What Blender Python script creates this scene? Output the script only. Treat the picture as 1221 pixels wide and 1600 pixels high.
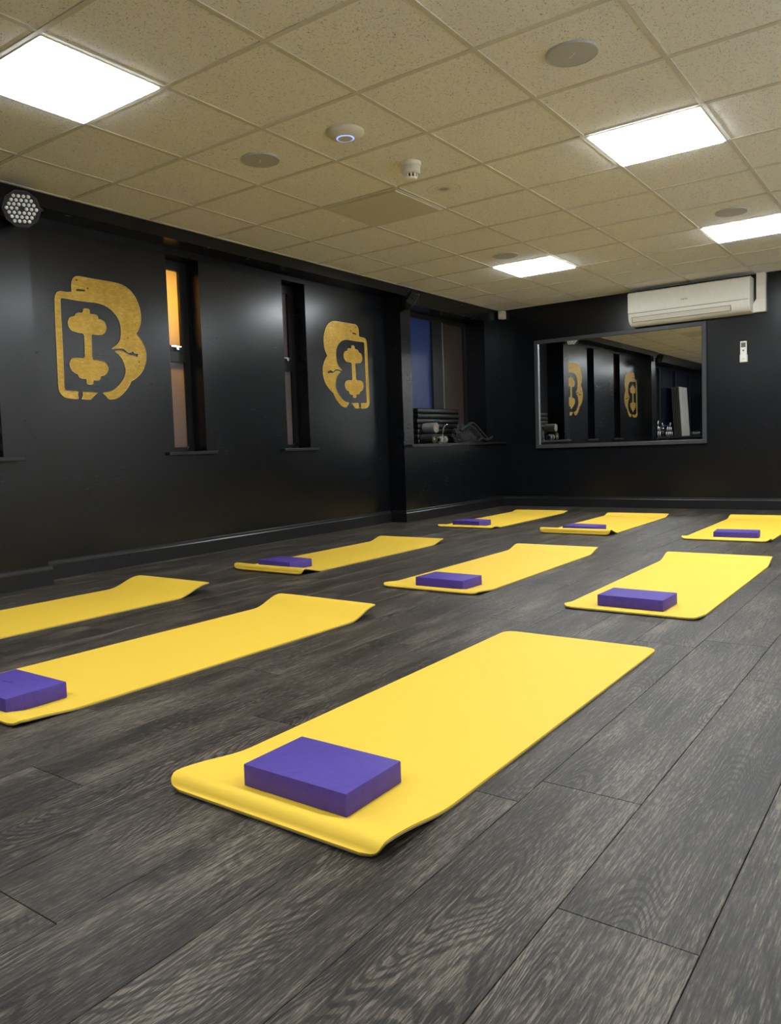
import bpy, bmesh, math, random
from mathutils import Vector, Matrix
from mathutils.geometry import tessellate_polygon
random.seed(7)
for o in list(bpy.data.objects): bpy.data.objects.remove(o)
scene = bpy.context.scene
COL = scene.collection
PI = math.pi

# ------------------------------------------------------------------ camera
CAM = (-2.3772, -2.1832, 0.7671)
ROWS = [(0.593075, -0.804377, -0.0352), (-0.074407, -0.011225, -0.997165), (0.801701, 0.594013, -0.066508)]
F_PX, PPX, PPY, W_PX, H_PX = 1228.33, 574.09, 782.47, 1221.0, 1600.0
cd = bpy.data.cameras.new('camera'); cam = bpy.data.objects.new('camera', cd); COL.objects.link(cam)
r, d, f = [Vector(v) for v in ROWS]
m = Matrix((r, -d, -f)).transposed().to_4x4(); m.translation = Vector(CAM)
cam.matrix_world = m
cd.sensor_fit = 'HORIZONTAL'; cd.sensor_width = 36; cd.lens = F_PX / W_PX * 36
cd.shift_x = (W_PX / 2 - PPX) / W_PX; cd.shift_y = (PPY - H_PX / 2) / W_PX
cd.clip_start = 0.01
scene.camera = cam

# ------------------------------------------------------------------ world, exposure
world = bpy.data.worlds.new('world'); scene.world = world; world.use_nodes = True
bg = world.node_tree.nodes['Background']
bg.inputs[0].default_value = (0.80, 0.86, 1.0, 1); bg.inputs[1].default_value = 0.20   # dusk sky
scene.view_settings.view_transform = 'Standard'
scene.view_settings.look = 'None'
scene.view_settings.gamma = 1
scene.view_settings.use_curve_mapping = False
scene.view_settings.exposure = 0.0
PANEL_STRENGTH = 29.5

# ------------------------------------------------------------------ room measures
H = 2.379            # ceiling
XF = 6.45            # mirror wall
XB = -4.32           # back wall
YP = 2.25            # pillar and beam face of the window wall
YR = 2.44            # recessed panels of the window wall
YO = 2.74            # outer face
YRT = -3.12          # right wall
ZS = 0.79            # sill height

# ------------------------------------------------------------------ material helpers
def lin(c):
    return tuple((x/12.92 if x <= .04045 else ((x+.055)/1.055)**2.4) for x in [v/255 for v in c]) + (1,)
class NT:
    def __init__(s, name):
        s.m = bpy.data.materials.new(name); s.m.use_nodes = True
        s.t = s.m.node_tree; s.b = s.t.nodes['Principled BSDF']
    def n(s, typ, **kw):
        x = s.t.nodes.new(typ)
        for k, v in kw.items(): setattr(x, k, v)
        return x
    def l(s, a, b): s.t.links.new(a, b)
    def math(s, op, a, b=None, c=None, clamp=False):
        x = s.n('ShaderNodeMath', operation=op, use_clamp=clamp)
        for i, v in enumerate((a, b, c)):
            if v is None: continue
            if isinstance(v, (int, float)): x.inputs[i].default_value = v
            else: s.l(v, x.inputs[i])
        return x.outputs[0]
    def ramp(s, fac, pts):
        x = s.n('ShaderNodeValToRGB'); e = x.color_ramp.elements
        while len(e) < len(pts): e.new(.5)
        for k, (p, c) in enumerate(pts): e[k].position = p; e[k].color = c if len(c) == 4 else tuple(c)+(1,)
        s.l(fac, x.inputs[0]); return x.outputs[0]
    def coords(s, scale=(1,1,1), kind='Object', off=None):
        tc = s.n('ShaderNodeTexCoord'); mp = s.n('ShaderNodeMapping')
        mp.inputs['Scale'].default_value = scale
        s.l(tc.outputs[kind], mp.inputs[0])
        if off is not None: s.l(off, mp.inputs[1])
        return mp.outputs[0]
    def noise(s, vec, scale=5, detail=3, rough=.5, dist=0):
        x = s.n('ShaderNodeTexNoise'); x.inputs['Scale'].default_value = scale
        x.inputs['Detail'].default_value = detail; x.inputs['Roughness'].default_value = rough
        x.inputs['Distortion'].default_value = dist
        s.l(vec, x.inputs['Vector']); return x.outputs[0]
    def bump(s, h, strength=.2, dist=.01):
        x = s.n('ShaderNodeBump'); x.inputs['Strength'].default_value = strength; x.inputs['Distance'].default_value = dist
        s.l(h, x.inputs['Height']); s.l(x.outputs[0], s.b.inputs['Normal'])
    def mix(s, fac, a, b, mode='MIX'):
        x = s.n('ShaderNodeMix', data_type='RGBA', blend_type=mode)
        if isinstance(fac, (int, float)): x.inputs[0].default_value = fac
        else: s.l(fac, x.inputs[0])
        for i, v in ((6, a), (7, b)):
            if isinstance(v, tuple): x.inputs[i].default_value = v
            else: s.l(v, x.inputs[i])
        return x.outputs[2]
def plain(name, rgb, rough=.5, metal=0, spec=.5, vary=.06, scale=30, bump=0, emit=None, estr=0):
    t = NT(name); c = lin(rgb)
    v = t.noise(t.coords(), scale, 3)
    dk = tuple(x*(1-vary) for x in c[:3])+(1,); lt = tuple(min(1, x*(1+vary)) for x in c[:3])+(1,)
    t.l(t.ramp(v, [(.3, dk), (.7, lt)]), t.b.inputs['Base Color'])
    t.b.inputs['Roughness'].default_value = rough; t.b.inputs['Metallic'].default_value = metal
    t.b.inputs['Specular IOR Level'].default_value = spec
    if bump: t.bump(v, bump, .003)
    if emit:
        t.b.inputs['Emission Color'].default_value = emit; t.b.inputs['Emission Strength'].default_value = estr
    return t.m

def mat_wall(name, base=(11, 13, 17), rough=(.225, .285)):
    t = NT(name)
    a = t.noise(t.coords((1, 1, 1)), 1.7, 4, .6, .6)
    br = t.noise(t.coords((2.2, 2.2, 14)), 6, 4, .6)         # horizontal roller and brush strokes
    c = lin(base)
    t.l(t.ramp(t.math('ADD', t.math('MULTIPLY', a, .6), t.math('MULTIPLY', br, .4)), [(.3, tuple(x*.92 for x in c[:3])+(1,)), (.7, tuple(x*1.10 for x in c[:3])+(1,))]), t.b.inputs['Base Color'])
    mr = t.n('ShaderNodeMapRange'); mr.inputs[1].default_value = .3; mr.inputs[2].default_value = .7
    mr.inputs[3].default_value = rough[0]; mr.inputs[4].default_value = rough[1]
    t.l(t.math('ADD', t.math('MULTIPLY', a, .55), t.math('MULTIPLY', br, .45)), mr.inputs[0]); t.l(mr.outputs[0], t.b.inputs['Roughness'])
    t.b.inputs['Specular IOR Level'].default_value = .42
    return t.m

def mat_plank():
    t = NT('oak_vinyl')
    oi = t.n('ShaderNodeObjectInfo')
    sc = t.n('ShaderNodeVectorMath', operation='SCALE'); cmb = t.n('ShaderNodeCombineXYZ')
    for k, mul in enumerate((37.0, 91.0, 53.0)): t.l(t.math('MULTIPLY', oi.outputs['Random'], mul), cmb.inputs[k])
    off = cmb.outputs[0]
    # growth rings: contour lines of a smooth field give arches, loops and knots
    field = t.noise(t.coords((1.15, 5.6, 1), off=off), 1.0, 1.3, .42, .45)
    wob = t.noise(t.coords((20, 70, 1), off=off), 1.2, 2)
    ph = t.math('ADD', t.math('MULTIPLY', field, 330), t.math('MULTIPLY', wob, 4.5))
    lines = t.ramp(t.math('MULTIPLY_ADD', t.math('SINE', ph), .5, .5), [(.45, (0, 0, 0)), (.85, (1, 1, 1))])
    show = t.ramp(t.noise(t.coords((1.7, 5.0, 1), off=off), 1.1, 2, .5), [(.47, (.10, .10, .10)), (.62, (1, 1, 1))])
    fibre = t.noise(t.coords((8, 230, 1), off=off), 1.0, 3, .65)
    pores = t.noise(t.coords((40, 420, 1), off=off), 1.0, 2, .6)
    cloud = t.noise(t.coords((1.6, 7.0, 1), off=off), 1.2, 4, .6)
    v = t.math('MULTIPLY_ADD', t.math('SUBTRACT', fibre, .5), 1.05, .47)
    v = t.math('MULTIPLY_ADD', t.math('SUBTRACT', pores, .5), 1.0, v)
    v = t.math('MULTIPLY_ADD', t.math('SUBTRACT', cloud, .5), .85, v)
    v = t.math('SUBTRACT', v, t.math('MULTIPLY', t.math('MULTIPLY', lines, show), .24))
    v = t.math('MULTIPLY_ADD', t.math('SUBTRACT', oi.outputs['Random'], .5), .06, v)
    col = t.ramp(v, [(.08, lin((18, 15, 12))), (.28, lin((36, 32, 27))), (.48, lin((58, 52, 45))), (.80, lin((114, 104, 92)))])
    t.l(col, t.b.inputs['Base Color'])
    t.b.inputs['Roughness'].default_value = .48; t.b.inputs['Specular IOR Level'].default_value = .34
    t.bump(v, .25, .002)
    return t.m

def mat_tile(name, stain=False):
    t = NT(name)
    oi = t.n('ShaderNodeObjectInfo'); cmb = t.n('ShaderNodeCombineXYZ')
    for k, mul in enumerate((17.0, 29.0, 11.0)): t.l(t.math('MULTIPLY', oi.outputs['Random'], mul), cmb.inputs[k])
    off = cmb.outputs[0]
    n1 = t.noise(t.coords((70, 160, 1), off=off), 1, 2, .5, 1.2)
    n2 = t.noise(t.coords((170, 75, 1), off=off), 1, 2, .5, 1.2)
    big = t.noise(t.coords((26, 34, 1), off=off), 1, 1, .5, 1.5)
    f1 = t.ramp(t.math('MAXIMUM', n1, n2), [(.625, (0,0,0)), (.69, (1,1,1))])
    f2 = t.ramp(big, [(.775, (0,0,0)), (.80, (1,1,1))])
    fis = t.math('MAXIMUM', f1, f2)
    base = lin((245, 246, 246))
    col = t.mix(t.math('MULTIPLY', fis, .62), base, lin((120, 108, 84)))
    if stain:
        tc = t.n('ShaderNodeTexCoord'); vm = t.n('ShaderNodeVectorMath', operation='SUBTRACT')
        t.l(tc.outputs['Object'], vm.inputs[0]); vm.inputs[1].default_value = (-.06, .10, 0)
        sep = t.n('ShaderNodeSeparateXYZ'); t.l(vm.outputs[0], sep.inputs[0])
        rad = t.math('SQRT', t.math('ADD', t.math('POWER', t.math('ABSOLUTE', sep.outputs[0]), 2), t.math('POWER', t.math('ABSOLUTE', sep.outputs[1]), 2)))
        core = t.ramp(t.math('ADD', rad, t.math('MULTIPLY', n1, .02)), [(.03, (1,1,1)), (.06, (0,0,0))])
        ringd = t.math('ABSOLUTE', t.math('SUBTRACT', rad, .105))
        ring = t.ramp(ringd, [(.0, (1,1,1)), (.006, (0,0,0))])
        halo = t.ramp(rad, [(.0, (.35,.35,.35)), (.10, (0,0,0))])
        s = t.math('MAXIMUM', t.math('MAXIMUM', core, t.math('MULTIPLY', ring, .4)), halo)
        col = t.mix(t.math('MULTIPLY', s, .62), col, lin((120, 98, 62)))
    t.l(col, t.b.inputs['Base Color'])
    t.b.inputs['Roughness'].default_value = .95; t.b.inputs['Specular IOR Level'].default_value = .1
    t.bump(t.math('SUBTRACT', 1.0, fis), .5, .004)
    return t.m

def mat_yoga():
    t = NT('yellow_foam')
    fine = t.noise(t.coords((1, 1, 1)), 420, 2)
    scuff = t.noise(t.coords((3, 7, 1)), 1.4, 4, .6, .8)
    c = lin((229, 190, 62))
    smf = t.ramp(scuff, [(.64, (0,0,0)), (.78, (1,1,1))])
    col = t.mix(t.math('MULTIPLY', smf, .10), c, lin((196, 158, 40)))
    t.l(col, t.b.inputs['Base Color']); t.b.inputs['Roughness'].default_value = .62
    t.b.inputs['Specular IOR Level'].default_value = .3
    t.bump(fine, .12, .001)
    return t.m
def mat_foam_block():
    t = NT('purple_foam')
    fine = t.noise(t.coords(), 260, 3); sp = t.noise(t.coords(), 38, 4, .6)
    col = t.ramp(sp, [(.3, lin((70, 53, 136))), (.7, lin((78, 60, 148)))])
    t.l(col, t.b.inputs['Base Color']); t.b.inputs['Roughness'].default_value = .6
    t.b.inputs['Specular IOR Level'].default_value = .35
    t.bump(fine, .2, .001)
    return t.m
def mat_gold():
    t = NT('gold_paint')
    st = t.noise(t.coords((9, 1, 26)), 3, 4, .6, .8); pt = t.noise(t.coords(), 9, 3)
    v = t.math('ADD', t.math('MULTIPLY', st, .6), t.math('MULTIPLY', pt, .4))
    t.l(t.ramp(v, [(.3, lin((146, 112, 22))), (.5, lin((178, 140, 40))), (.72, lin((208, 174, 88)))]), t.b.inputs['Base Color'])
    t.b.inputs['Roughness'].default_value = .38; t.b.inputs['Metallic'].default_value = .35
    t.bump(st, .25, .002)
    return t.m
def mat_frosted(name, tint):
    t = NT(name); nt = t.t
    nz = t.noise(t.coords(), 60, 2)
    tr = t.n('ShaderNodeBsdfTranslucent'); tr.inputs[0].default_value = lin(tint)
    gl = t.n('ShaderNodeBsdfGlossy'); gl.inputs['Roughness'].default_value = .25
    fr = t.n('ShaderNodeFresnel'); fr.inputs[0].default_value = 1.35
    mx = t.n('ShaderNodeMixShader'); t.l(t.math('MULTIPLY_ADD', nz, .02, fr.outputs[0]), mx.inputs[0])
    t.l(tr.outputs[0], mx.inputs[1]); t.l(gl.outputs[0], mx.inputs[2])
    t.l(mx.outputs[0], nt.nodes['Material Output'].inputs[0]); nt.nodes.remove(t.b)
    return t.m
def mat_mirror():
    t = NT('mirror_silver')
    n = t.noise(t.coords(), 2.0, 2)
    t.l(t.ramp(n, [(.3, (.80, .82, .82)), (.7, (.83, .85, .85))]), t.b.inputs['Base Color'])
    t.b.inputs['Metallic'].default_value = 1; t.b.inputs['Roughness'].default_value = .0
    return t.m
def mat_emit(name, col, s):
    t = NT(name); n = t.noise(t.coords(), 4, 1)
    t.l(t.ramp(n, [(.0, tuple(x*.99 for x in col)), (1, col)]), t.b.inputs['Emission Color'])
    t.b.inputs['Emission Strength'].default_value = s; t.b.inputs['Base Color'].default_value = (.9, .9, .9, 1)
    return t.m
M = dict(
    wall=mat_wall('black_satin_paint'), wall_white=mat_wall('white_paint', (236, 235, 230), (.5, .6)),
    trim=mat_wall('black_gloss_trim', (24, 24, 25), (.28, .38)),
    plank=mat_plank(), tile=mat_tile('mineral_tile'), tile_stain=mat_tile('mineral_tile_stained', True),
    tbar=plain('ceiling_bar', (214, 212, 204), .5, vary=.03), slab=plain('slab_grey', (120, 118, 110), .9),
    yoga=mat_yoga(), under=plain('mat_underside', (138, 134, 104), .7, vary=.08, scale=90),
    block=mat_foam_block(), mark=plain('debossed_purple', (58, 44, 120), .7),
    matmark=plain('mat_print', (232, 200, 58), .6),
    gold=mat_gold(), gold_rim=plain('gold_rim', (206, 180, 104), .4, metal=.3, vary=.15, scale=60), frost=mat_frosted('frosted_glass', (222, 210, 206)), blueglass=mat_frosted('dusk_glass', (142, 158, 202)), navy=plain('navy_pane', (16, 20, 38), .2),
    mirror=mat_mirror(), frame=mat_wall('mirror_frame_paint', (58, 60, 63), (.35, .45)),
    panel_off=plain('blank_panel', (212, 210, 200), .6, vary=.02),
    white=plain('white_plastic', (246, 243, 236), .42, vary=.02), white2=plain('off_white_plastic', (228, 224, 216), .45, vary=.02),  # second plastic is a slightly darker off-white
    grille=plain('speaker_grille', (190, 192, 197), .6, vary=.15, scale=400, bump=.3),
    dark=plain('dark_plastic', (28, 29, 31), .42, vary=.1), black=plain('black_rubber', (13, 13, 14), .38, vary=.15),
    fabric=plain('black_cloth', (21, 22, 23), .75, vary=.3, scale=24, bump=.4),
    grey=plain('grey_foam', (104, 104, 100), .7, vary=.08), tan=plain('tan_core', (150, 118, 62), .7, vary=.2, scale=70),
    chrome=plain('chrome', (225, 226, 228), .16, metal=1, vary=.03), lens=plain('lens_cup', (235, 238, 240), .18, metal=.2, vary=.04),
    screen=plain('lcd_grey', (96, 100, 96), .3), ink=plain('grey_ink', (96, 94, 90), .6), slot=plain('seam_dark', (92, 88, 80), .6),
    board=plain('pale_board', (150, 148, 142), .55, vary=.04), board_shaded=plain('board_niche_shade', (78, 76, 74), .6, vary=.08), brown=plain('brown_board', (52, 40, 36), .5, vary=.2),
    blue=mat_emit('blue_led', (.15, .28, 1, 1), 1.6), alu=plain('aluminium', (150, 152, 156), .35, metal=.8, vary=.05),
    amber=mat_emit('sodium_lamp', (1, .57, .05, 1), 190), brick=plain('outdoor_render', (150, 128, 112), .9, vary=.2, scale=8),
)

# ------------------------------------------------------------------ mesh helpers
def box(bm, x0, x1, y0, y1, z0, z1):
    v = [bm.verts.new((x, y, z)) for x in (x0, x1) for y in (y0, y1) for z in (z0, z1)]
    for q in ((0,1,3,2), (4,6,7,5), (0,4,5,1), (2,3,7,6), (0,2,6,4), (1,5,7,3)): bm.faces.new([v[i] for i in q])
def bev(bm, w, seg=2):
    bmesh.ops.bevel(bm, geom=list(bm.edges), offset=w, segments=seg, affect='EDGES', profile=.5, clamp_overlap=True)
def prism(bm, prof, axis, a, b):
    """closed 2D profile swept along an axis: 'y' takes (x,z), 'x' takes (y,z), 'z' takes (x,y)"""
    def P(p, t): return {'y': (p[0], t, p[1]), 'x': (t, p[0], p[1]), 'z': (p[0], p[1], t)}[axis]
    A = [bm.verts.new(P(p, a)) for p in prof]; B = [bm.verts.new(P(p, b)) for p in prof]; n = len(prof)
    bm.faces.new(A); bm.faces.new(B[::-1])
    for i in range(n): bm.faces.new((A[i], B[i], B[(i+1) % n], A[(i+1) % n]))
def lathe(bm, prof, seg=32, mat=None):
    """(r,z) profile about z"""
    rings = []
    for (rr, z) in prof:
        if rr < 1e-6: rings.append([bm.verts.new((0, 0, z))])
        else: rings.append([bm.verts.new((rr*math.cos(2*PI*k/seg), rr*math.sin(2*PI*k/seg), z)) for k in range(seg)])
    for A, B in zip(rings, rings[1:]):
        for k in range(seg):
            q = [A[k % len(A)], A[(k+1) % len(A)], B[(k+1) % len(B)], B[k % len(B)]]
            q = list(dict.fromkeys(q))
            if len(q) > 2: bm.faces.new(q)
    for R_ in (rings[0], rings[-1]):
        if len(R_) > 2: bm.faces.new(R_)
    if mat is not None: bmesh.ops.transform(bm, matrix=mat, verts=bm.verts)
def tube(bm, pts, rad, seg=8):
    pts = [Vector(p) for p in pts]; prev = None; up = Vector((0, 0, 1))
    for i, p in enumerate(pts):
        t = (pts[min(i+1, len(pts)-1)] - pts[max(i-1, 0)]).normalized()
        a = t.cross(up if abs(t.z) < .9 else Vector((1, 0, 0))).normalized(); b = t.cross(a)
        ring = [bm.verts.new(p + rad*(math.cos(2*PI*k/seg)*a + math.sin(2*PI*k/seg)*b)) for k in range(seg)]
        if prev:
            for k in range(seg): bm.faces.new((prev[k], prev[(k+1) % seg], ring[(k+1) % seg], ring[k]))
        else: bm.faces.new(ring)
        prev = ring
    bm.faces.new(prev)
def mesh(bm, name, mat, smooth=False):
    bmesh.ops.recalc_face_normals(bm, faces=bm.faces)
    me = bpy.data.meshes.new(name); bm.to_mesh(me); bm.free(); me.materials.append(mat)
    if smooth:
        for p in me.polygons: p.use_smooth = True
        if smooth != 'all':
            try: me.set_sharp_from_angle(angle=math.radians(38))
            except Exception: pass
    return me
def obj(name, bm, mat, parent=None, smooth=False, loc=None):
    me = bm if isinstance(bm, bpy.types.Mesh) else mesh(bm, name, mat, smooth)
    o = bpy.data.objects.new(name, me); COL.objects.link(o)
    if loc is not None: o.location = loc
    if parent is not None: o.parent = parent
    return o
def B(*boxes, bevel=0, seg=2):
    bm = bmesh.new()
    for b in boxes:
        if bevel:
            t = bmesh.new(); box(t, *b); bev(t, bevel, seg); tm = bpy.data.meshes.new('tmp'); t.to_mesh(tm); t.free(); bm.from_mesh(tm); bpy.data.meshes.remove(tm)
        else: box(bm, *b)
    return bm
def tag(o, label, cat, group=None):
    o['label'] = label; o['category'] = cat
    if group: o['group'] = group
    return o
def thing(name, label, cat, loc=(0,0,0), group=None, rz=0):
    o = bpy.data.objects.new(name, None); COL.objects.link(o); o.empty_display_size = .05
    o.location = loc; o.rotation_euler = (0, 0, rz)
    return tag(o, label, cat, group)
def struct(o): o['kind'] = 'structure'; return o
def dup(root, loc=None, label=None, rot=None, group=None):
    r2 = root.copy(); COL.objects.link(r2)
    if loc is not None: r2.location = loc
    if rot is not None: r2.rotation_euler = rot
    if label: r2['label'] = label
    if group: r2['group'] = group
    for ch in list(root.children):
        c = ch.copy(); COL.objects.link(c); c.parent = r2
        for g in list(ch.children):
            e = g.copy(); COL.objects.link(e); e.parent = c
    return r2

# ------------------------------------------------------------------ floor: planks over a screed
floor = struct(obj('floor', B((XB-.2, XF+.2, YRT-.2, YO, -.08, -.006)), M['slab']))
PW, PL, GAP = .2228, 1.475, .0016
rows0 = -1.449                       # one seam line read from the photograph
pm = {}
def plank_mesh(L, w):
    k = (round(L, 3), round(w, 3))
    if k not in pm:
        bm = bmesh.new(); box(bm, 0, L-GAP, 0, w-GAP, -.006, 0)
        top = [e for e in bm.edges if all(v.co.z > -.001 for v in e.verts)]
        bmesh.ops.bevel(bm, geom=top, offset=.0007, segments=1, affect='EDGES')
        pm[k] = mesh(bm, 'plank', M['plank'])
    return pm[k]
known = {0: -.757, -1: -1.20, 1: -.88}  # row index (0 = y in [-1.67,-1.449]) : a joint in it
k0 = int((YRT - rows0)/PW) - 1
yy_top = YR
for k in range(k0-1, 30):
    y0 = rows0 + (k-1)*PW; y1 = y0 + PW
    if k == 0: y0, y1 = rows0-PW, rows0
    y0 = rows0 + (k-1)*PW; y1 = y0+PW
    if y1 < YRT or y0 > YR: continue
    a, b = max(y0, YRT), min(y1, YR)
    j = known.get(k, ((k*0.61803) % 1.0)*PL)
    x = j - PL*math.ceil((j-XB)/PL)
    while x < XF:
        x0, x1 = max(x, XB), min(x+PL, XF)
        if x1-x0 > .02: obj('plank', plank_mesh(x1-x0, b-a), None, floor, loc=(x0, a, 0))
        x += PL

# ------------------------------------------------------------------ walls
W1 = (1.487, 1.80); W2 = (2.733, 3.035); HEAD = 2.24
def wall_left():
    b = []
    # recessed stretch with two slit windows
    for x0, x1 in ((.30, W1[0]), (W1[1], W2[0]), (W2[1], 4.27)): b.append((x0, x1, YR, YO, 0, H))
    for x0, x1 in (W1, W2): b += [(x0, x1, YR, YO, 0, ZS-.02), (x0, x1, YR, YO, HEAD, H)]
    # pillars
    b += [(.06, .30, YP, YO, 0, H), (4.27, 4.45, YP, YO, 0, H), (6.05, XF, YP, YO, 0, H), (XB, -3.4, YP, YO, 0, H)]
    # niches: breast wall and head
    for x0, x1 in ((4.45, 6.05), (-3.4, .06)): b += [(x0, x1, YP, YO, 0, ZS-.025), (x0, x1, YP, YO, 2.22, H)]
    # beam
    b.append((.30, 4.27, YP, YR, 2.292, H))
    return B(*b)
struct(obj('wall_left', wall_left(), M['wall']))
struct(obj('wall_far', B((XF, XF+.2, YRT-.2, YO, 0, H)), M['wall']))
struct(obj('wall_right', B((XB-.2, XF, YRT-.2, YRT, 0, H)), M['wall_white']))  # unseen wall, its white chosen to bounce light onto the ceiling
struct(obj('wall_back', B((XB-.2, XB, YRT, YO, 0, H)), M['wall']))

# baseboards with a stepped top
BB = [(0, 0), (.018, 0), (.018, .092), (.013, .100), (.011, .114), (.006, .120), (0, .120)]
def skirt_y(x0, x1, y, d=1):        # along x on a face at y, proud towards -y
    bm = bmesh.new(); prism(bm, [(y-q[0], q[1]) for q in BB], 'x', x0, x1); return bm
def join(*bms):
    out = bmesh.new()
    for b in bms:
        tm = bpy.data.meshes.new('tmp'); b.to_mesh(tm); b.free(); out.from_mesh(tm); bpy.data.meshes.remove(tm)
    return out
def skirt_x(y0, y1, x, sgn):        # along y on a face at x
    bm = bmesh.new(); prism(bm, [(x+sgn*q[0], q[1]) for q in BB], 'y', y0, y1); return bm
struct(obj('baseboard_left', join(skirt_y(XB, .318, YP), skirt_y(.318, 4.252, YR), skirt_y(4.252, XF-.018, YP), skirt_x(YP, YR-.018, .30, 1), skirt_x(YP, YR-.018, 4.27, -1)), M['trim']))
struct(obj('baseboard_far', skirt_x(YRT, YP, XF, -1), M['trim']))
struct(obj('baseboard_right', B((XB, XF-.02, YRT, YRT+.018, 0, .12)), M['trim']))
struct(obj('baseboard_back', B((XB, XB+.018, YRT+.02, YP-.02, 0, .12)), M['trim']))

# ------------------------------------------------------------------ ceiling: slab, bars, tiles
ceiling = struct(obj('ceiling', B((XB-.2, XF+.2, YRT-.2, YO, H+.03, H+.1)), M['slab']))
S = .6
i0, i1 = math.floor(XB/S), math.ceil(XF/S); j0, j1 = -4, math.ceil(-YRT/S)
LIGHTS = [(-5,-2), (-5,1), (-1,-2), (-1,1), (3,1), (7,-2), (7,1), (-5,4), (-1,4), (3,4), (7,4)]  # row by the white wall is unseen, added to brighten the ceiling
BLANK = (3, -2); STAIN = (3, -1)
tmeshes = {}
def tile_mesh(w, h, mk='tile'):
    k = (round(w, 3), round(h, 3), mk)
    if k not in tmeshes:
        bm = bmesh.new(); box(bm, -w/2, w/2, -h/2, h/2, 0, .015)
        tmeshes[k] = mesh(bm, 'ceiling_tile', M[mk])
    return tmeshes[k]
for i in range(i0, i1):
    for j in range(j0, j1):
        if (i, j) in LIGHTS or (i, j) == BLANK: continue
        x0, x1 = max(i*S, XB)+.003, min((i+1)*S, XF)-.003
        y0, y1 = max(-(j+1)*S, YRT)+.003, min(-j*S, YP)-.003
        if x1-x0 < .01 or y1-y0 < .01: continue
        obj('ceiling_tile', tile_mesh(x1-x0, y1-y0, 'tile_stain' if (i, j) == STAIN else 'tile'), None, ceiling, loc=((x0+x1)/2, (y0+y1)/2, H+.004))
for i in range(i0+1, i1):
    x = i*S
    if XB < x < XF: obj('grid_bar', B((x-.012, x+.012, YRT, YP, H-.0005, H+.02)), M['tbar'], ceiling)
for j in range(j0+1, j1):
    y = -j*S
    if YRT < y < YP: obj('grid_bar', B((XB, XF, y-.012, y+.012, H, H+.02)), M['tbar'], ceiling)
obj('edge_angle', B((XB, XF, YP-.02, YP, H-.001, H+.004), (XF-.02, XF, YRT, YP-.02, H-.001, H+.004), (XB, XF-.02, YRT, YRT+.02, H-.001, H+.004)), M['tbar'], ceiling)

LN = {(-5,4): 'added square LED fill panel in the ceiling, in the corner of the back wall and white wall',
      (-1,4): 'added square LED fill panel in the ceiling by the white wall, level with the row farthest from mirror',
      (3,4): 'added square LED fill panel in the ceiling by the white wall, level with the middle mat row',
      (7,4): 'added square LED fill panel in the ceiling by the white wall, level with the row below mirror',
      (-5,-2): 'lit square LED ceiling panel over the dumbbell niche, farthest from the mirror wall',
      (-5,1): 'lit square LED ceiling panel by the back wall, away from the window wall',
      (-1,-2): 'lit square LED ceiling panel above the mat row farthest from mirror, on window wall side',
      (-1,1): 'lit square LED ceiling panel above the mat row farthest from mirror, away from window wall',
      (3,1): 'lit square LED ceiling panel over the middle mat row, away from the window wall',
      (7,-2): 'lit square LED ceiling panel over the mat row below the mirror, nearer the window wall',
      (7,1): 'lit square LED ceiling panel nearest the white air conditioner'}
# output set per panel to even the brightness across the mat rows
OUT = {(-1,1): .54, (-1,-2): .86, (-1,4): .85, (3,1): 1.22, (3,4): 1.15, (7,-2): 1.5, (7,1): 1.35, (7,4): 1.2}
PM = {}
def panel_mat(k):
    if k not in PM: PM[k] = mat_emit('led_diffuser', (.90, .96, 1, 1), PANEL_STRENGTH*k)
    return PM[k]
def panel_light(i, j, lit=True):
    c = (i*S+S/2, -j*S-S/2, H)
    if lit: t = thing('ceiling_light', LN[(i, j)], 'ceiling light', c, 'square LED panels in the ceiling grid')
    else: t = thing('ceiling_panel', 'plain unlit square panel in the ceiling grid beside the smoke detector tile', 'ceiling panel', c)
    o, n = .288, .276
    bm = B((-o, o, -o, -n, -.003, .02), (-o, o, n, o, -.003, .02), (-o, -n, -n, n, -.003, .02), (n, o, -n, n, -.003, .02))
    obj('frame', bm, M['white'] if lit else M['panel_off'], t)
    obj('diffuser', B((-n, n, -n, n, -.010, .006), bevel=.002), panel_mat(OUT.get((i, j), 1.0)) if lit else M['panel_off'], t)  # set proud so its glowing edges lay a halo on the ceiling
for q in LIGHTS: panel_light(*q)
panel_light(*BLANK, lit=False)

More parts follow.
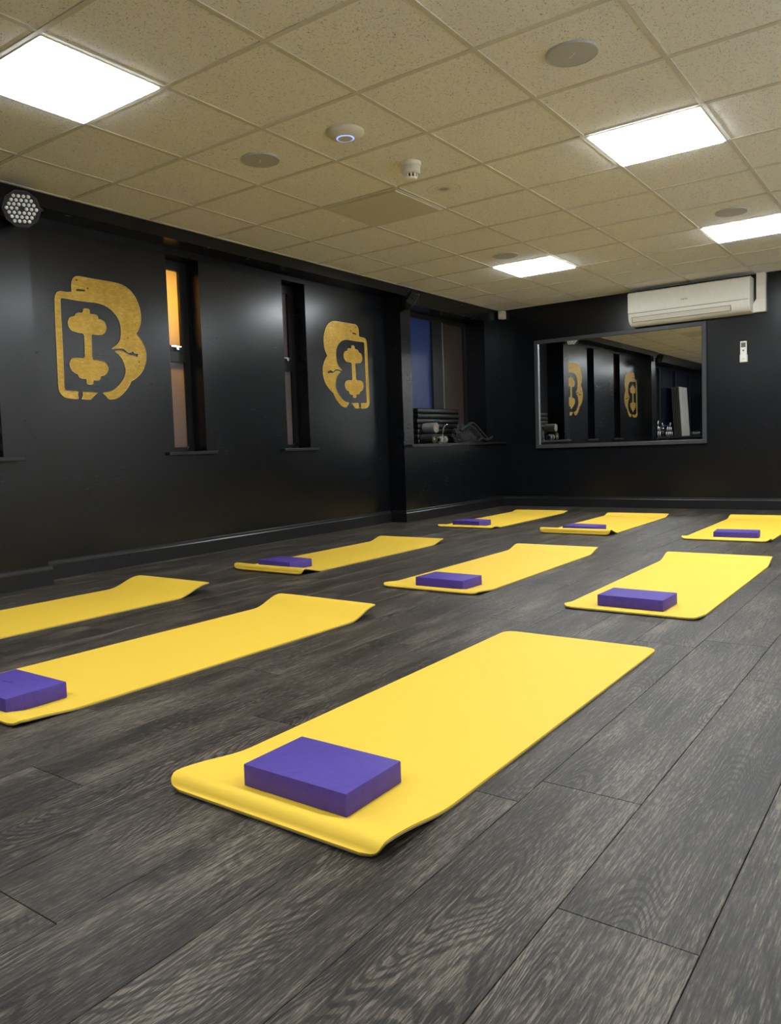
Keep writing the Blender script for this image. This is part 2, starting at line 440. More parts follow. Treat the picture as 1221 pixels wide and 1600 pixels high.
# ------------------------------------------------------------------ windows
def slit_window(n, xr, bright):
    x0, x1 = xr; y = YR+.15
    root = struct(obj('window_%d' % n, B((x0, x0+.05, y-.01, y+.05, ZS, HEAD), (x1-.05, x1, y-.01, y+.05, ZS, HEAD), (x0+.05, x1-.05, y-.01, y+.05, ZS, .825), (x0+.05, x1-.05, y-.01, y+.05, 1.478, 1.56), (x0+.05, x1-.05, y-.01, y+.05, 2.185, HEAD)), M['trim']))
    # hinged upper sash stands proud of the fixed lower light
    sx0, sx1 = x0+.05, x1-.05
    sash = obj('sash', B((sx0, sx0+.035, y-.02, y+.03, 1.56, 2.185), (sx1-.035, sx1, y-.02, y+.03, 1.56, 2.185), (sx0+.035, sx1-.035, y-.02, y+.03, 1.56, 1.60), (sx0+.035, sx1-.035, y-.02, y+.03, 2.165, 2.185)), M['trim'], root)
    obj('pane', B((sx0+.03, sx1-.03, y+.004, y+.008, 1.59, 2.175)), M['frost'], sash)
    obj('pane', B((sx0-.004, sx1+.004, y+.014, y+.018, .82, 1.482)), M['frost'], root)
    bm = B((sx0+.06, sx0+.16, y-.036, y-.02, 1.585, 1.60), (sx0+.10, sx0+.125, y-.05, y-.02, 1.565, 1.588), bevel=.002)
    obj('catch', bm, M['chrome'], root)
    bm = bmesh.new(); tube(bm, [(x1-.085, y-.02, .81), (x1-.08, y-.035, .83), (x1-.055, y-.035, .835), (x1-.035, y-.03, .815)], .005)
    obj('stay', bm, M['chrome'], root, True)
    obj('sill', B((x0-.075, x1+.09, YR-.03, YR, ZS-.022, ZS), (x0, x1, YR, y-.01, ZS-.022, ZS), bevel=.002), M['trim'], root)
slit_window(1, W1, True); slit_window(2, W2, False)
def niche_window(n, x0, x1, panes, sill):
    y = YP+.27
    fr = [(x0, x1, y-.015, y+.045, ZS, ZS+.04), (x0, x1, y-.015, y+.045, 2.17, 2.22)]
    root = struct(obj('window_%d' % n, B(*fr), M['trim']))
    xs = [x0] + [p[0] for p in panes[1:]] + [x1]
    for k, (a, b, mk) in enumerate(panes):
        obj('stile', B((a, a+.05, y-.02, y+.045, ZS+.04, 2.17)), M['trim'], root)
        obj('stile', B((b-.05, b, y-.02, y+.045, ZS+.04, 2.17)), M['trim'], root)
        obj('pane', B((a+.045, b-.045, y+.008, y+.014, ZS+.035, 2.175)), M[mk], root)
    obj('sill', B((sill[0], sill[1], YP-.06, YP, ZS-.024, ZS), (x0, x1, YP, y-.015, ZS-.024, ZS), bevel=.002), M['trim'], root)
    return root, y
w3, yw = niche_window(3, 4.45, 6.05, [(4.75, 5.33, 'blueglass'), (5.50, 6.05, 'brown')], (4.33, XF))
obj('stile', B((4.45, 4.75, yw-.02, yw+.045, ZS+.04, 2.17)), M['trim'], w3)
obj('mullion', B((5.33, 5.50, yw-.02, yw+.05, ZS+.04, 2.17)), M['trim'], w3)
obj('edge_strip', B((5.488, 5.502, yw-.03, yw-.02, ZS+.04, 2.17)), M['alu'], w3)
niche_window(4, -3.4, .06, [(-3.4, -2.25, 'navy'), (-2.25, -1.1, 'navy'), (-1.1, .06, 'navy')], (-3.4, .16))  # panes are flat opaque navy

# outdoor lamp that lights the frosted slit window
t = thing('outdoor_lamp', 'amber outdoor lamp glowing behind the frosted slit window', 'lamp', (1.68, 2.87, 1.91))
bm = bmesh.new(); lathe(bm, [(0, -.05), (.03, -.045), (.045, -.02), (.045, .02), (.03, .045), (0, .05)], 20); obj('bulb', bm, M['amber'], t, True)
bm = bmesh.new(); tube(bm, [(0, 0, .045), (0, 0, .34), (0, -.04, .39), (0, -.13, .40)], .01); obj('arm', bm, M['dark'], t, True)

# ------------------------------------------------------------------ gold emblems painted on the panels
E_OUT = [(270,265),(262,200),(266,140),(285,105),(315,85),(350,85),(420,100),(520,118),(640,138),(740,155),(820,175),(880,205),(940,255),(985,315),(1020,390),(1042,460),(1052,530),(1052,600),(1040,660),(1018,710),(1000,740),(1040,785),(1075,840),(1100,900),(1112,960),(1115,1020),(1105,1080),(1085,1140),(1050,1195),(1010,1235),(975,1260),(940,1278),(930,1310),(900,1360),(860,1410),(810,1455),(760,1480),(690,1485),(655,1440),(615,1408),(700,1400),(760,1370),(820,1310),(860,1255),(880,1200),(885,1150),(870,1090),(840,1020),(800,970),(750,935),(800,930),(850,935),(890,965),(930,985),(975,985),(1005,1005),(1018,1000),(1028,962),(985,965),(960,930),(945,950),(905,952),(880,925),(850,905),(790,903),(710,912),(760,880),(800,845),(822,800),(828,730),(825,660),(810,600),(780,540),(740,490),(690,445),(630,410),(560,388),(450,375),(330,360),(220,340),(135,325),(137,420),(145,560),(155,720),(163,880),(172,1050),(178,1200),(180,1330),(188,1370),(200,1385),(260,1388),(345,1395),(335,1420),(338,1445),(352,1480),(270,1475),(200,1465),(160,1440),(130,1400),(118,1350),(110,1200),(100,1000),(90,780),(80,560),(75,400),(75,320),(85,285),(105,262),(140,255),(200,265)]
E_HOLES = [[(318,233),(350,229),(390,235),(420,240),(418,258),(370,255),(322,252)], [(438,217),(457,209),(456,242)], [(303,125),(328,122),(340,130),(325,137)], [(903,775),(914,788),(897,791)], [(1027,1025),(1040,1060),(1034,1077)]]
E_CHIP = [(395,1398),(480,1402),(562,1410),(520,1445),(485,1485),(430,1485),(382,1478),(398,1440)]
E_BELL = [(395,452),(470,460),(470,515),(520,520),(555,530),(568,555),(565,575),(600,578),(640,605),(660,650),(660,690),(640,730),(610,750),(560,750),(488,740),(492,850),(500,1035),(560,1040),(620,1050),(660,1075),(682,1120),(680,1160),(655,1200),(625,1215),(600,1215),(592,1255),(570,1270),(515,1265),(512,1315),(440,1312),(440,1250),(380,1245),(350,1230),(342,1200),(300,1180),(265,1150),(245,1100),(248,1055),(270,1020),(310,1012),(420,1020),(415,880),(410,735),(330,722),(270,705),(235,670),(222,620),(228,580),(250,550),(300,540),(312,510),(345,500),(393,505)]
def on_panel(q):                 # traced point -> metres on the recessed panel it is painted on
    u, v = 75+q[0]/7.2727, 420+q[1]/7.2727
    dd = (u-PPX)/F_PX*r + (v-PPY)/F_PX*d + f
    s = (YR-CAM[1])/dd.y
    return (CAM[0]+dd.x*s, CAM[2]+dd.z*s)
def smooth_loop(L, n=1):
    for _ in range(n):
        o = []
        for a, b in zip(L, L[1:]+L[:1]):
            if math.hypot(b[0]-a[0], b[1]-a[1]) > .02: o += [(a[0]*.8+b[0]*.2, a[1]*.8+b[1]*.2), (a[0]*.2+b[0]*.8, a[1]*.2+b[1]*.8)]
            else: o += [((a[0]*.75+b[0]*.25), a[1]*.75+b[1]*.25), (a[0]*.25+b[0]*.75, a[1]*.25+b[1]*.75)]
        L = o
    return L
def flat_shape(loops, y, th=.0012):
    bm = bmesh.new(); F = []; Bk = []
    tris = tessellate_polygon([[Vector((p[0], p[1], 0)) for p in L] for L in loops])
    allp = [p for L in loops for p in L]
    F = [bm.verts.new((p[0], y-th, p[1])) for p in allp]; Bk = [bm.verts.new((p[0], y, p[1])) for p in allp]
    for a, b, c in tris:
        try: bm.faces.new((F[a], F[b], F[c])); bm.faces.new((Bk[c], Bk[b], Bk[a]))
        except ValueError: pass
    k = 0
    for L in loops:
        n = len(L)
        for q in range(n): 
            try: bm.faces.new((F[k+q], F[k+(q+1) % n], Bk[k+(q+1) % n], Bk[k+q]))
            except ValueError: pass
        k += n
    return bm
def emblem(label, mirror):
    X = lambda p: ((3.936+.576-p[0]) if mirror else p[0], p[1])
    T = lambda L, s=1: smooth_loop([X(on_panel(q)) for q in L], s)
    cx = 3.59 if mirror else .92
    t = thing('painted_emblem', label, 'wall emblem', (cx, YR, 1.16))
    def part(nm, loops):
        bm = flat_shape(loops, YR-.0002); bmesh.ops.translate(bm, vec=(-cx, -YR, -1.16), verts=bm.verts); obj(nm, bm, M['gold'], t)
    def rim(loops):
        bm = bmesh.new()
        for L in loops: tube(bm, [(p[0]-cx, -.0027, p[1]-1.16) for p in L+L[:1]], .0022, 5)
        obj('brushed_rim', bm, M['gold_rim'], t, True)
    rim([T(E_OUT), T(E_BELL), T(E_CHIP, 0)])
    part('letter_outline', [T(E_OUT)] + [T(h, 0) for h in E_HOLES])
    part('dumbbell_motif', [T(E_BELL)])
    part('letter_fragment', [T(E_CHIP, 0)])
emblem('gold painted letter B emblem with dumbbell reading forwards, beside the amber window', False)
emblem('gold painted mirrored letter B emblem with dumbbell, beside the deep window niche', True)

# ------------------------------------------------------------------ yoga mats
MW, MT = .602, .008
def ease(a, b, u): u = max(0, min(1, u)); return a + (b-a)*(.5-.5*math.cos(PI*u))
def end_z(t, v, p):
    """height of the mat's lower face at arc length t from an end; v = 0 middle .. 1 edge"""
    h, t1, z0, Tc, Te = p
    T = Tc + (Te-Tc)*min(1, max(0, (v-.45)/.45))**1.0
    if t <= t1: return ease(z0, h, t/t1) if t1 > 0 else h
    return ease(h, 0, (t-t1)/(T-t1))
def yoga_mat(name, x0, L, yc, near, far, label, skew=0.0):
    NS, NW = 84, 16
    ss = []
    for k in range(NS+1):
        u = k/NS; ss.append(L*(u - .11*math.sin(2*PI*u)/(1)*1.0))      # denser towards both ends
    rc = .045
    def hw(s):
        e = min(s, L-s)
        return MW/2 - (rc - math.sqrt(max(0, rc*rc-(rc-e)**2)) if e < rc else 0)
    xs_by_v = {}
    grid = []
    cols = []
    for w in range(NW+1):
        v = abs(2*w/NW-1); col = []; x = None; pz = None; ps = None
        zs = [max(end_z(s, v, near) if near else 0, end_z(L-s, v, far) if far else 0) for s in ss]
        xs = [0]
        for a in range(NS): 
            ds = ss[a+1]-ss[a]; dz = zs[a+1]-zs[a]; xs.append(xs[-1]+math.sqrt(max(1e-9, ds*ds-dz*dz)))
        mid = xs[NS//2]; half = L/2
        col = [(xs[a]-mid, zs[a]) for a in range(NS+1)]; cols.append(col)
    mc = cols[NW//2]; cols = [[(mc[a][0], c[a][1]) for a in range(NS+1)] for c in cols]
    def layer(zb, zt):
        bm = bmesh.new(); top = []; bot = []
        for a in range(NS+1):
            rt = []; rb = []
            for w in range(NW+1):
                y = (2*w/NW-1)*hw(ss[a])
                # local normal of the strip in the x-z plane
                a0, a1 = max(0, a-1), min(NS, a+1); c = cols[w]
                tx, tz = c[a1][0]-c[a0][0], c[a1][1]-c[a0][1]; q = math.hypot(tx, tz); nx, nz = -tz/q, tx/q
                X, Z = c[a]
                rt.append(bm.verts.new((X+nx*zt + 0, y, Z+nz*zt))); rb.append(bm.verts.new((X+nx*zb, y, Z+nz*zb)))
            top.append(rt); bot.append(rb)
        for a in range(NS):
            for w in range(NW):
                bm.faces.new((top[a][w], top[a+1][w], top[a+1][w+1], top[a][w+1])); bm.faces.new((bot[a][w], bot[a][w+1], bot[a+1][w+1], bot[a+1][w]))
            bm.faces.new((top[a][0], bot[a][0], bot[a+1][0], top[a+1][0])); bm.faces.new((top[a][NW], top[a+1][NW], bot[a+1][NW], bot[a][NW]))
        for w in range(NW):
            bm.faces.new((top[0][w], top[0][w+1], bot[0][w+1], bot[0][w])); bm.faces.new((top[NS][w], bot[NS][w], bot[NS][w+1], top[NS][w+1]))
        return bm
    span = cols[0][-1][0]-cols[0][0][0]
    root = thing(name, label, 'yoga mat', (x0-cols[NW//2][0][0], yc, .0006), 'yellow yoga mats laid out in rows', skew)
    obj('top_layer', layer(.0035, MT), M['yoga'], root, True)
    obj('underside_layer', layer(0, .0035), M['under'], root, True)
    return root
L0 = 1.755
#  name          x0     yc     near (h,t1,z0,Tc,Te)                far
mats = {
 'A0': (-1.16, 1.4, (.020, .05, .002, .10, .28), (.050, .03, .045, .26, .26), 'yellow yoga mat beside the window wall, in the row farthest from the mirror'),
 'A1': (-1.215, 0.237, (.012, .025, .004, .05, .24), (.045, .03, .040, .22, .22), 'yellow yoga mat in the centre of the row farthest from the mirror'),
 'A2': (-1.25, -1.045, (.026, .04, .003, .10, .30), None, 'yellow yoga mat farthest from the window wall, in the row farthest from the mirror'),
 'B0': (1.225, 1.305, (.034, .045, .004, .10, .24), (.030, .03, .026, .20, .20), 'yellow yoga mat beside the window wall, in the middle row'),
 'B1': (1.12, 0.032, (.012, .025, .003, .055, .20), (.030, .03, .027, .20, .20), 'yellow yoga mat in the centre of the middle row'),
 'B2': (1.03, -1.055, (.008, .03, .003, .07, .14), (.036, .03, .032, .22, .22), 'yellow yoga mat farthest from the window wall, in the middle row'),
 'C0': (3.97, 1.41, (.016, .03, .003, .075, .16), (.014, .03, .012, .16, .16), 'yellow yoga mat beside the window wall, in the row below the mirror'),
 'C1': (3.8, 0.29, (.040, .05, .004, .12, .24), (.022, .03, .020, .18, .18), 'yellow yoga mat in the centre of the row below the mirror'),
 'C2': (3.74, -0.87, (.016, .04, .003, .10, .18), (.030, .03, .026, .20, .20), 'yellow yoga mat farthest from the window wall, in the row below the mirror'),
}
MATS = {}
for k, (x0, yc, nr, fr, lb) in mats.items(): MATS[k] = yoga_mat('yoga_mat', x0, L0, yc, nr, fr, lb, -.02 if k == 'A1' else 0)
# faint round print near one corner of the front mat
bm = bmesh.new()
for rr in (.022, .014):
    seg = 24
    A = [bm.verts.new((rr*math.cos(2*PI*k/seg), rr*math.sin(2*PI*k/seg), 0)) for k in range(seg)]
    Q = [bm.verts.new(((rr-.003)*math.cos(2*PI*k/seg), (rr-.003)*math.sin(2*PI*k/seg), 0)) for k in range(seg)]
    for k in range(seg): bm.faces.new((A[k], A[(k+1) % seg], Q[(k+1) % seg], Q[k]))
mk = obj('printed_mark', bm, M['matmark'], MATS['A2']); mk.location = (L0/2-.075, -.19, MT+.0004)

# ------------------------------------------------------------------ foam blocks
BX, BY, BZ = .203, .297, .051
bm = bmesh.new(); box(bm, -BX/2, BX/2, -BY/2, BY/2, 0, BZ); bev(bm, .003, 2)
block_me = mesh(bm, 'yoga_block', M['block'], True)
# small debossed wordmark strokes on the upper face
bm = bmesh.new()
random.seed(3)
for q in range(9): 
    y = -.028+q*.007; box(bm, -.003, .003+random.uniform(-.001, .001), y, y+.004, BZ-.0004, BZ+.0003)
box(bm, .012, .015, -.010, .006, BZ-.0004, BZ+.0003)
mark_me = mesh(bm, 'wordmark', M['mark'])
blocks = [('A1', -1.083, .216, 0, .0094), ('A2', -1.052, -1.047, 0, .0094), ('B0', 1.415, 1.317, -3.3, .0094), ('B1', 1.277, -.007, -1.3, .0094), ('B2', 1.211, -1.044, -1.7, .0094),
          ('C0', 4.121, 1.418, -4.3, .0094), ('C1', 3.985, .270, -5.3, .0094), ('C2', 3.914, -.927, 5.5, .0094)]
where = {'A': 'in the row farthest from the mirror', 'B': 'in the middle row', 'C': 'in the row below the mirror'}
colw = {'0': 'beside the window wall', '1': 'in the row centre', '2': 'farthest from window wall'}
for k, x, y, a, z in blocks:
    side = {'0': 'on the mat beside window wall', '1': 'on the centre mat', '2': 'on mat farthest from window wall'}[k[1]]
    o = obj('yoga_block', block_me, None, loc=(x, y, z)); o.rotation_euler.z = math.radians(a)
    tag(o, 'purple foam block %s, %s' % (side, where[k[0]]), 'yoga block', 'purple yoga blocks on the mats')
    if k == 'A1': obj('wordmark', mark_me, None, o).location = (0, .02, 0)

# ------------------------------------------------------------------ mirror on the far wall
t = thing('wall_mirror', 'large rectangular wall mirror with dark grey painted frame', 'mirror', (XF, .82, .695))
my0, my1, mz0, mz1 = -.137, 1.79, .695, 1.968; fw = .042
bm = B((-.012, -.004, my0+fw-.01-.82, my1-fw+.01-.82, fw-.01, mz1-mz0-fw+.01)); obj('mirror_glass', bm, M['mirror'], t)
a, b, z = my0-.82, my1-.82, mz1-mz0
for bx_ in ((-.034, 0, a, b, 0, fw), (-.034, 0, a, b, z-fw, z), (-.034, 0, a, a+fw, fw, z-fw), (-.034, 0, b-fw, b, fw, z-fw)):
    obj('frame_rail', B(bx_, bevel=.003), M['frame'], t)
obj('lit_edge_strip', B((-.030, -.012, b-fw-.006, b-fw, fw, z-fw)), M['alu'], t)  # pale metal strip stands in for the lit inner side of the frame

# ------------------------------------------------------------------ air conditioner
t = thing('air_conditioner', 'white wall-mounted split air conditioner above the mirror', 'air conditioner', (XF, .01, 2.0))
prof = [(0, .335), (-.185, .335), (-.205, .325), (-.212, .30), (-.214, .115), (-.205, .06), (-.185, .025), (-.15, .0), (-.10, -.012), (0, -.012)]
bm = bmesh.new(); prism(bm, prof, 'y', -.60, .60); obj('casing', bm, M['white'], t, True)
bm = B((-.219, -.213, -.602, .602, .118, .322), bevel=.002); obj('front_panel', bm, M['white'], t)
obj('seam', B((-.2165, -.2135, -.585, .60, .108, .112)), M['slot'], t)
# louvre flap on the sloping underside
fl = obj('louvre_flap', B((-.004, .004, -.42, .56, -.026, .026), bevel=.001), M['white2'], t); fl.location = (-.196, 0, .046); fl.rotation_euler = (0, math.radians(-27), 0)
for bx_ in ((-.0055, -.003, -.424, .564, .026, .029), (-.0055, -.003, -.424, .564, -.029, -.026), (-.0055, -.003, -.424, -.420, -.026, .026), (-.0055, -.003, .560, .564, -.026, .026)):
    obj('flap_gap', B(bx_), M['slot'], fl)
for k in range(2): 
    o = obj('indicator', B((-.004, .002, -.53, -.50, -.006, .006), bevel=.001), M['white'], t); o.location = (-.202, 0, .062-.026*k); o.rotation_euler = (0, math.radians(-25), 0)
def lettering(text, size, parent, loc, mat, name='lettering'):
    cu = bpy.data.curves.new(name, 'FONT'); cu.body = text; cu.size = size; cu.extrude = .0004; cu.align_x = 'CENTER'
    tmp = bpy.data.objects.new('tmp_text', cu); COL.objects.link(tmp)
    dg = bpy.context.evaluated_depsgraph_get(); me = bpy.data.meshes.new_from_object(tmp.evaluated_get(dg))
    bpy.data.objects.remove(tmp); bpy.data.curves.remove(cu); me.materials.clear(); me.materials.append(mat)
    o = bpy.data.objects.new(name, me); COL.objects.link(o); o.parent = parent; o.location = loc
    o.rotation_euler = (PI/2, 0, -PI/2)
    return o
lettering('FUJITSU', .020, t, (-.2195, .02, .185), M['ink'])
# pipe trunking
t2 = thing('pipe_cover', 'white pipe trunking rising from the air conditioner to the ceiling', 'pipe cover', (XF, -.66, 2.0))
obj('riser', B((-.06, 0, -.045, .04, .12, H-2.0), bevel=.003), M['white'], t2)
bm = bmesh.new(); prism(bm, [(-.045, -.008), (-.045, .12), (.04, .12), (.068, .075), (.068, -.008)], 'x', -.064, 0); obj('elbow', bm, M['white'], t2)

# remote in its holder
t = thing('remote_control', 'white remote control in a wall holder beside the mirror', 'remote control', (XF, -.495, 1.508))
obj('holder', B((-.024, 0, -.036, .036, 0, .075), bevel=.003), M['white2'], t)
obj('body', B((-.030, -.006, -.030, .030, .004, .212), bevel=.004), M['white'], t)
obj('display', B((-.0312, -.029, -.021, .021, .150, .197)), M['screen'], t)
for (y, z_, w, h_) in ((0, .118, .008, .007), (.014, .132, .004, .003), (-.014, .132, .004, .003), (0, .100, .004, .004)):
    obj('button', B((-.0316, -.029, y-w, y+w, z_-h_, z_+h_), bevel=.0005), M['ink' if w > .005 else 'white2'], t)
lettering('FUJITSU', .008, t, (-.0306, 0, .03), M['ink'])

# motion sensor in the corner
t = thing('motion_sensor', 'small white motion sensor in the corner under the ceiling', 'sensor', (XF-.05, 2.19, 2.272))
obj('housing', B((-.035, .05, -.035, .035, 0, .095), bevel=.006), M['white2'], t, True)
obj('lens_window', B((-.038, -.034, -.022, .022, .02, .06), bevel=.001), M['white'], t)

# ------------------------------------------------------------------ ceiling fittings
sp = None
SPK = [((.90, .90), 'round grey ceiling speaker between the white wireless disc and the window wall'),
       ((.90, -.90), 'round grey ceiling speaker over the row farthest from mirror, away from window wall'),
       ((3.90, .90), 'round grey ceiling speaker beside the lit panel nearest the far window niche'),
       ((3.90, -.90), 'round grey ceiling speaker beside the lit panel nearest the air conditioner')]
for (x, y), lb in SPK:
    if sp is None:
        sp = thing('ceiling_speaker', lb, 'speaker', (x, y, H), 'round ceiling speakers')
        bm = bmesh.new(); lathe(bm, [(.108, .004), (.108, -.004), (.104, -.006), (.103, -.002)], 48); obj('rim', bm, M['grille'], sp, True)
        bm = bmesh.new(); lathe(bm, [(0, -.0065), (.05, -.006), (.1035, -.004), (.1035, .003), (0, .003)], 48); obj('grille', bm, M['grille'], sp, True)
        obj('badge', B((-.022, .022, -.003, .003, -.0082, -.006)), M['white2'], sp).rotation_euler.z = .9
    else: dup(sp, (x, y, H), lb)
t = thing('wireless_access_point', 'white round wireless disc with glowing blue ring on the ceiling', 'access point', (.912, .312, H))
bm = bmesh.new(); lathe(bm, [(0, .004), (.096, .004), (.098, -.004), (.096, -.009), (.085, -.017), (.06, -.027), (.045, -.031)], 48); obj('body', bm, M['white2'], t, True)
bm = bmesh.new(); lathe(bm, [(.046, -.028), (.046, -.0315), (.039, -.0335), (.039, -.028)], 48)
obj('light_ring', bm, M['blue'], t, True)
bm = bmesh.new(); lathe(bm, [(0, -.035), (.02, -.0347), (.039, -.0332), (.039, -.028), (0, -.028)], 40); obj('centre_cap', bm, M['white2'], t, True)
t = thing('smoke_detector', 'white round smoke detector hanging under a ceiling tile', 'smoke detector', (1.512, .306, H)); t.scale = (1.1, 1.1, 1.4)
bm = bmesh.new(); lathe(bm, [(0, .004), (.055, .004), (.055, -.010), (.051, -.013), (0, -.013)], 40); obj('base', bm, M['white'], t, True)
bm = bmesh.new(); lathe(bm, [(0, -.013), (.049, -.013), (.049, -.036), (.043, -.042), (0, -.042)], 40); obj('body', bm, M['white2'], t, True)
for k in range(10):
    a = 2*PI*k/10
    o = obj('rib', B((.026, .034, -.004, .004, -.060, -.040), bevel=.001), M['white'], t); o.rotation_euler.z = a
bm = bmesh.new(); lathe(bm, [(0, -.040), (.020, -.040), (.020, -.058), (0, -.058)], 24); obj('chamber', bm, M['dark'], t, True)
bm = bmesh.new(); lathe(bm, [(0, -.057), (.033, -.057), (.031, -.063), (.02, -.067), (0, -.068)], 32); obj('cap', bm, M['white'], t, True)
bm = bmesh.new(); lathe(bm, [(0, .004), (.007, .004), (.007, -.003), (.004, -.006), (0, -.007)], 16)
tag(obj('ceiling_button', bm, M['white'], loc=(2.132, 1.28, H), smooth=True), 'tiny bright white button on a ceiling tile beside the unlit panel', 'ceiling button')

# ------------------------------------------------------------------ stage lights on the pillars
def par(label, pos, target, wall_y):
    t = thing('stage_light', label, 'stage light', pos, 'round LED stage lights on the pillars')
    n = (Vector(target)-Vector(pos)).normalized()
    q = n.to_track_quat('Z', 'Y').to_matrix().to_4x4()
    R0 = .105
    def seg8(prof): 
        bm = bmesh.new(); lathe(bm, prof, 10, q); return bm
    obj('housing', seg8([(0, -.085), (.07, -.085), (.085, -.07), (.098, -.01), (R0, 0), (R0, .006), (R0-.012, .006), (R0-.014, -.004), (0, -.004)]), M['dark'], t)
    bm = bmesh.new(); lathe(bm, [(.0, .006), (.005, .0065), (.0095, .004), (.0105, -.004), (0, -.004)], 10)
    me = mesh(bm, 'led_lens', M['lens'], True)
    pitch = .0262
    for a in range(-3, 4):
        for b2 in range(-3, 4):
            c3 = -a-b2
            if abs(c3) > 3 or (a == 0 and b2 == 0): continue
            o = obj('led_lens', me, None, t); loc = q @ Vector((pitch*(a+b2/2), pitch*b2*math.sqrt(3)/2, 0)); o.location = loc
            o.rotation_euler = q.to_euler()
    # yoke bracket back to the pillar
    side = (n.cross(Vector((0, 0, 1)))).normalized()
    bm = bmesh.new()
    back = Vector((0, wall_y-pos[1], .03))
    for s in (-1, 1): tube(bm, [side*s*.112 - n*.02, side*s*.112 - n*.02 + Vector((0, .05, .03)), back + side*s*.03 + Vector((0, -.012, 0))], .007, 6)
    obj('yoke', bm, M['dark'], t)
    bm = B((back.x-.05, back.x+.05, back.y-.014, back.y, back.z-.05, back.z+.05), bevel=.002); obj('wall_plate', bm, M['dark'], t)
par('black round LED stage light with white lenses on the pillar beside the forward B emblem', (.186, 2.11, 2.207), (-1.9, -1.6, .75), YP)
par('black round LED stage light with dark back on the pillar by the deep window niche', (4.36, 2.15, 2.21), (5.4, 1.2, 1.2), YP)

# ------------------------------------------------------------------ things in the far niche
Z0 = ZS+.001
step = None
for k in range(7):
    lb = 'black foam step board stacked in the far window niche, below the topmost' if k < 6 else 'topmost black foam step board of the stack in the far window niche'
    if step is None:
        bm = bmesh.new(); box(bm, -.44, .44, -.064, .064, 0, .054); bev(bm, .016, 3)
        step = obj('step_board', bm, M['black'], smooth=True, loc=(5.18, 2.436, Z0)); tag(step, lb, 'step board', 'stack of black step boards')
    else:
        o = step.copy(); COL.objects.link(o); o['label'] = lb; o.location = (5.18+random.uniform(-.012, .012), 2.436+random.uniform(-.004, .004), Z0+.0555*k)
def rolled(name, label, loc, mat, rad, ln):
    t = thing(name, label, 'rolled mat', loc)
    bm = bmesh.new(); pts = []; turns = 4.2; N = 90; r0 = rad*.28
    th = (rad-r0)/turns*.86
    inner = []; outer = []
    for k in range(N+1):
        a = 2*PI*turns*k/N; rr = r0+(rad-th-r0)*k/N
        inner.append((rr*math.cos(a), rr*math.sin(a)+rad)); outer.append(((rr+th)*math.cos(a), (rr+th)*math.sin(a)+rad))
    for y0, y1 in ((0, ln),):
        vi = [[bm.verts.new((p[0], y, p[1])) for p in inner] for y in (y0, y1)]; vo = [[bm.verts.new((p[0], y, p[1])) for p in outer] for y in (y0, y1)]
        for k in range(N):
            bm.faces.new((vi[0][k], vi[0][k+1], vi[1][k+1], vi[1][k])); bm.faces.new((vo[0][k], vo[1][k], vo[1][k+1], vo[0][k+1]))
            for e in (0, 1): bm.faces.new((vi[e][k], vo[e][k], vo[e][k+1], vi[e][k+1]))
        for k in (0, N): bm.faces.new((vi[0][k], vi[1][k], vo[1][k], vo[0][k]))
    obj('roll', bm, mat, t, True)
    bm = bmesh.new(); lathe(bm, [(0, 0), (r0*1.9, 0), (r0*1.9, ln-.01), (0, ln-.01)], 20, Matrix.Translation((0, .004, rad)) @ Matrix.Rotation(-PI/2, 4, 'X')); obj('roll_core', bm, M['tan'], t, True)
rolled('rolled_mat', 'black rolled mat under the grey roll in the far window niche', (4.80, 2.215, Z0), M['fabric'], .056, .148)
rolled('rolled_mat', 'grey rolled mat with tan core lying on top in the far window niche', (4.84, 2.215, Z0+.113), M['grey'], .058, .148)
def dumbbell_parts(t, ln, hr, head='grey', sides=6, along='x'):
    rot = Matrix.Rotation(PI/2, 4, 'Y') if along == 'x' else Matrix.Rotation(PI/2, 4, 'X')
    up = Matrix.Translation((0, 0, hr*(.866 if sides == 6 else 1)))
    bm = bmesh.new(); lathe(bm, [(0, -ln/2), (.013, -ln/2), (.016, -ln*.12), (.016, ln*.12), (.013, ln/2), (0, ln/2)], 12, up @ rot); obj('handle', bm, M['chrome'], t, True)
    for s in (-1, 1):
        h = ln*.28; z = s*(ln/2-h/2)
        tw = Matrix.Rotation(PI/6 if along == 'x' else 0, 4, 'Z') if sides == 6 else Matrix.Identity(4)
        bm = bmesh.new(); lathe(bm, [(0, z-h/2), (hr*.78, z-h/2), (hr, z-h/2+.008), (hr, z+h/2-.008), (hr*.78, z+h/2), (0, z+h/2)], sides, up @ rot @ tw)
        hd = obj('head', bm, M[head], t, sides > 8)
        bm = bmesh.new(); e = z+s*h/2; lathe(bm, [(0, e-.004), (hr*.45, e-.004), (hr*.45, e+.002), (0, e+.002)], 16, up @ rot); obj('end_cap', bm, M['chrome'], hd, True)
t = thing('dumbbell', 'small grey round-headed dumbbell beside the rolled mats in the far niche', 'dumbbell', (4.99, 2.235, Z0))
dumbbell_parts(t, .13, .040, 'grey', 24)
bm = bmesh.new()
tube(bm, [(-.06, 0, .17), (-.04, 0, .195), (-.005, -.005, .205), (.03, 0, .20)], .011); tube(bm, [(-.06, 0, .17), (-.075, .005, .10), (-.085, .01, .006)], .006)
tag(obj('exercise_handle', bm, M['chrome'], smooth=True, loc=(5.17, 2.285, Z0)), 'bent chrome exercise handle poking from the pile in the far niche', 'exercise handle')
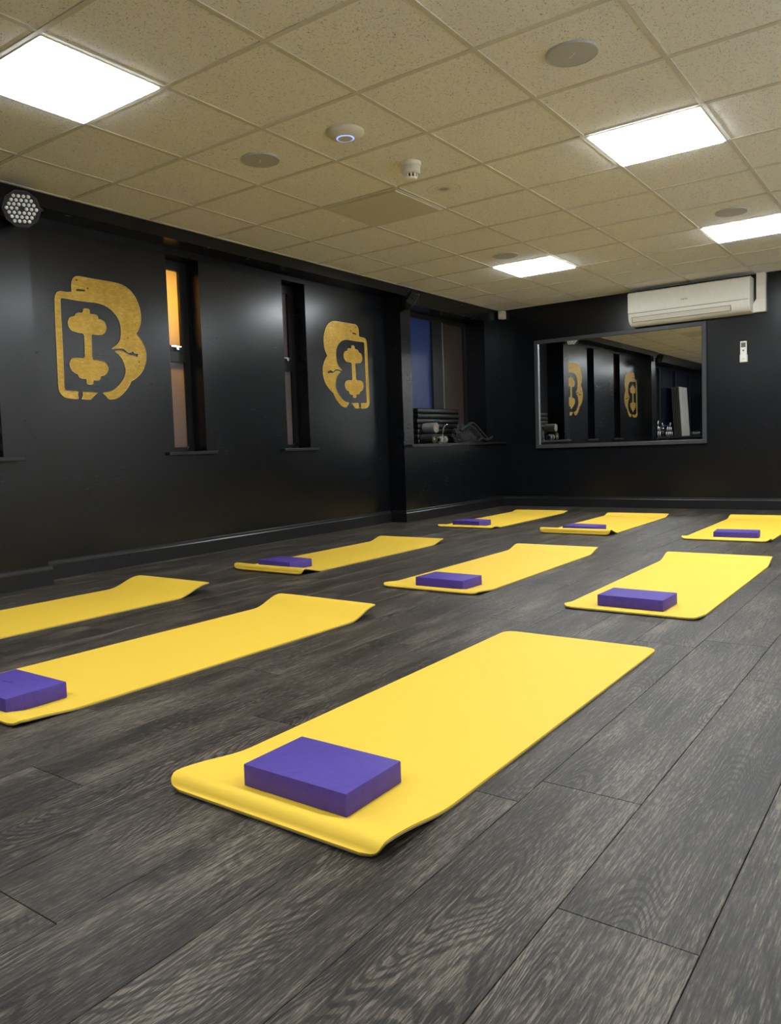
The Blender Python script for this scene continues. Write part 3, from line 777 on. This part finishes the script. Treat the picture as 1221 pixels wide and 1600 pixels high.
# crumpled black bag with loose straps
t = thing('gym_bag', 'crumpled black cloth gym bag heaped on the far window sill', 'bag', (5.55, 2.235, Z0))
bm = bmesh.new(); bmesh.ops.create_icosphere(bm, subdivisions=5, radius=1)
from mathutils import noise as mn
for v in bm.verts:
    p = v.co.copy(); hgt = .135*(1-.45*max(0, p.x)) 
    n1 = mn.noise(p*2.1+Vector((3, 1, 7)))*.30 + abs(mn.noise(p*5.2+Vector((1, 9, 2))))*.26 + mn.noise(p*11)*.06
    k = 1+n1-.10
    v.co = Vector((p.x*.33*k+.02, p.y*.06*k, max(0, .5*(p.z+.62))*1.45*hgt*k*1.35))
obj('body', bm, M['fabric'], t, True)
for k, pts in enumerate(([(-.24, -.05, .17), (-.12, -.085, .23), (.02, -.08, .19), (.16, -.07, .10), (.24, -.05, .02)],
                         [(-.10, -.06, .24), (.05, -.05, .27), (.17, -.06, .19), (.30, -.06, .10), (.42, -.05, .03)],
                         [(.10, -.08, .02), (.22, -.075, .06), (.34, -.065, .035), (.47, -.05, .055), (.52, -.045, .075)])):
    bm = bmesh.new()
    P = [Vector(p) for p in pts]; Q = []
    for a in range(len(P)-1):
        p0, p1, p2, p3 = P[max(a-1, 0)], P[a], P[a+1], P[min(a+2, len(P)-1)]
        for s in range(6):
            u = s/6; Q.append(.5*((2*p1)+(p2-p0)*u+(2*p0-5*p1+4*p2-p3)*u*u+(3*p1-p0-3*p2+p3)*u**3))
    Q.append(P[-1]); tube(bm, [Vector((q.x, q.y, max(.013, q.z*.82))) for q in Q], .012, 8); obj('strap', bm, M['fabric'], t, True)

# ------------------------------------------------------------------ near niche, seen in the mirror: boards and dumbbells
bd = None
bd_y = [2.255+.038*k for k in range(5)]
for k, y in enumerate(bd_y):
    lb = 'pale grey foam board leaning on the window of the dumbbell niche, outermost of its stack' if k == 0 else 'foam board darkened with niche shade, leaning in the dumbbell niche, behind the pale outermost board'
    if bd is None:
        bm = bmesh.new(); box(bm, -.30, .30, -.010, .010, 0, 1.02); bev(bm, .004, 2); bd = mesh(bm, 'foam_board', M['board'], True); bd2 = bd.copy(); bd2.materials[0] = M['board_shaded']  # inner boards carry the niche shade in their colour
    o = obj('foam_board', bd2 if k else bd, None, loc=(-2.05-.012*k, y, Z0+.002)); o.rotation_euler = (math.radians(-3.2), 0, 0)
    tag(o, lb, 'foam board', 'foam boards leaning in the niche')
db = None
spots = [(-1.0+.13*k, 0) for k in range(4)] + [(-.935+.13*k, 1) for k in range(3)] + [(-.87, 2)]
def place_db(x, y, z, lb, gp):
    global db
    if db is None:
        db = thing('dumbbell', lb, 'dumbbell', (x, y, z), gp); dumbbell_parts(db, .21, .050, 'chrome', 20, 'y')
    else: dup(db, (x, y, z), lb, group=gp)
for x, lv in spots: place_db(x, 2.335, Z0+.087*lv, 'chrome dumbbell in the small pyramid beside the foam boards', 'chrome dumbbell pyramid')
for k in range(5): place_db(-2.62-.125*k, 2.335, Z0, 'chrome dumbbell in the row beyond the foam boards', 'chrome dumbbell row')
for k in range(3): place_db(-.06, 2.335, Z0+.10*k, 'chrome dumbbell stacked against the pillar of the dumbbell niche', 'chrome dumbbells by the pillar')
place_db(-.19, 2.335, Z0, 'chrome dumbbell lying beside the stack by the pillar of the dumbbell niche', 'chrome dumbbells by the pillar')
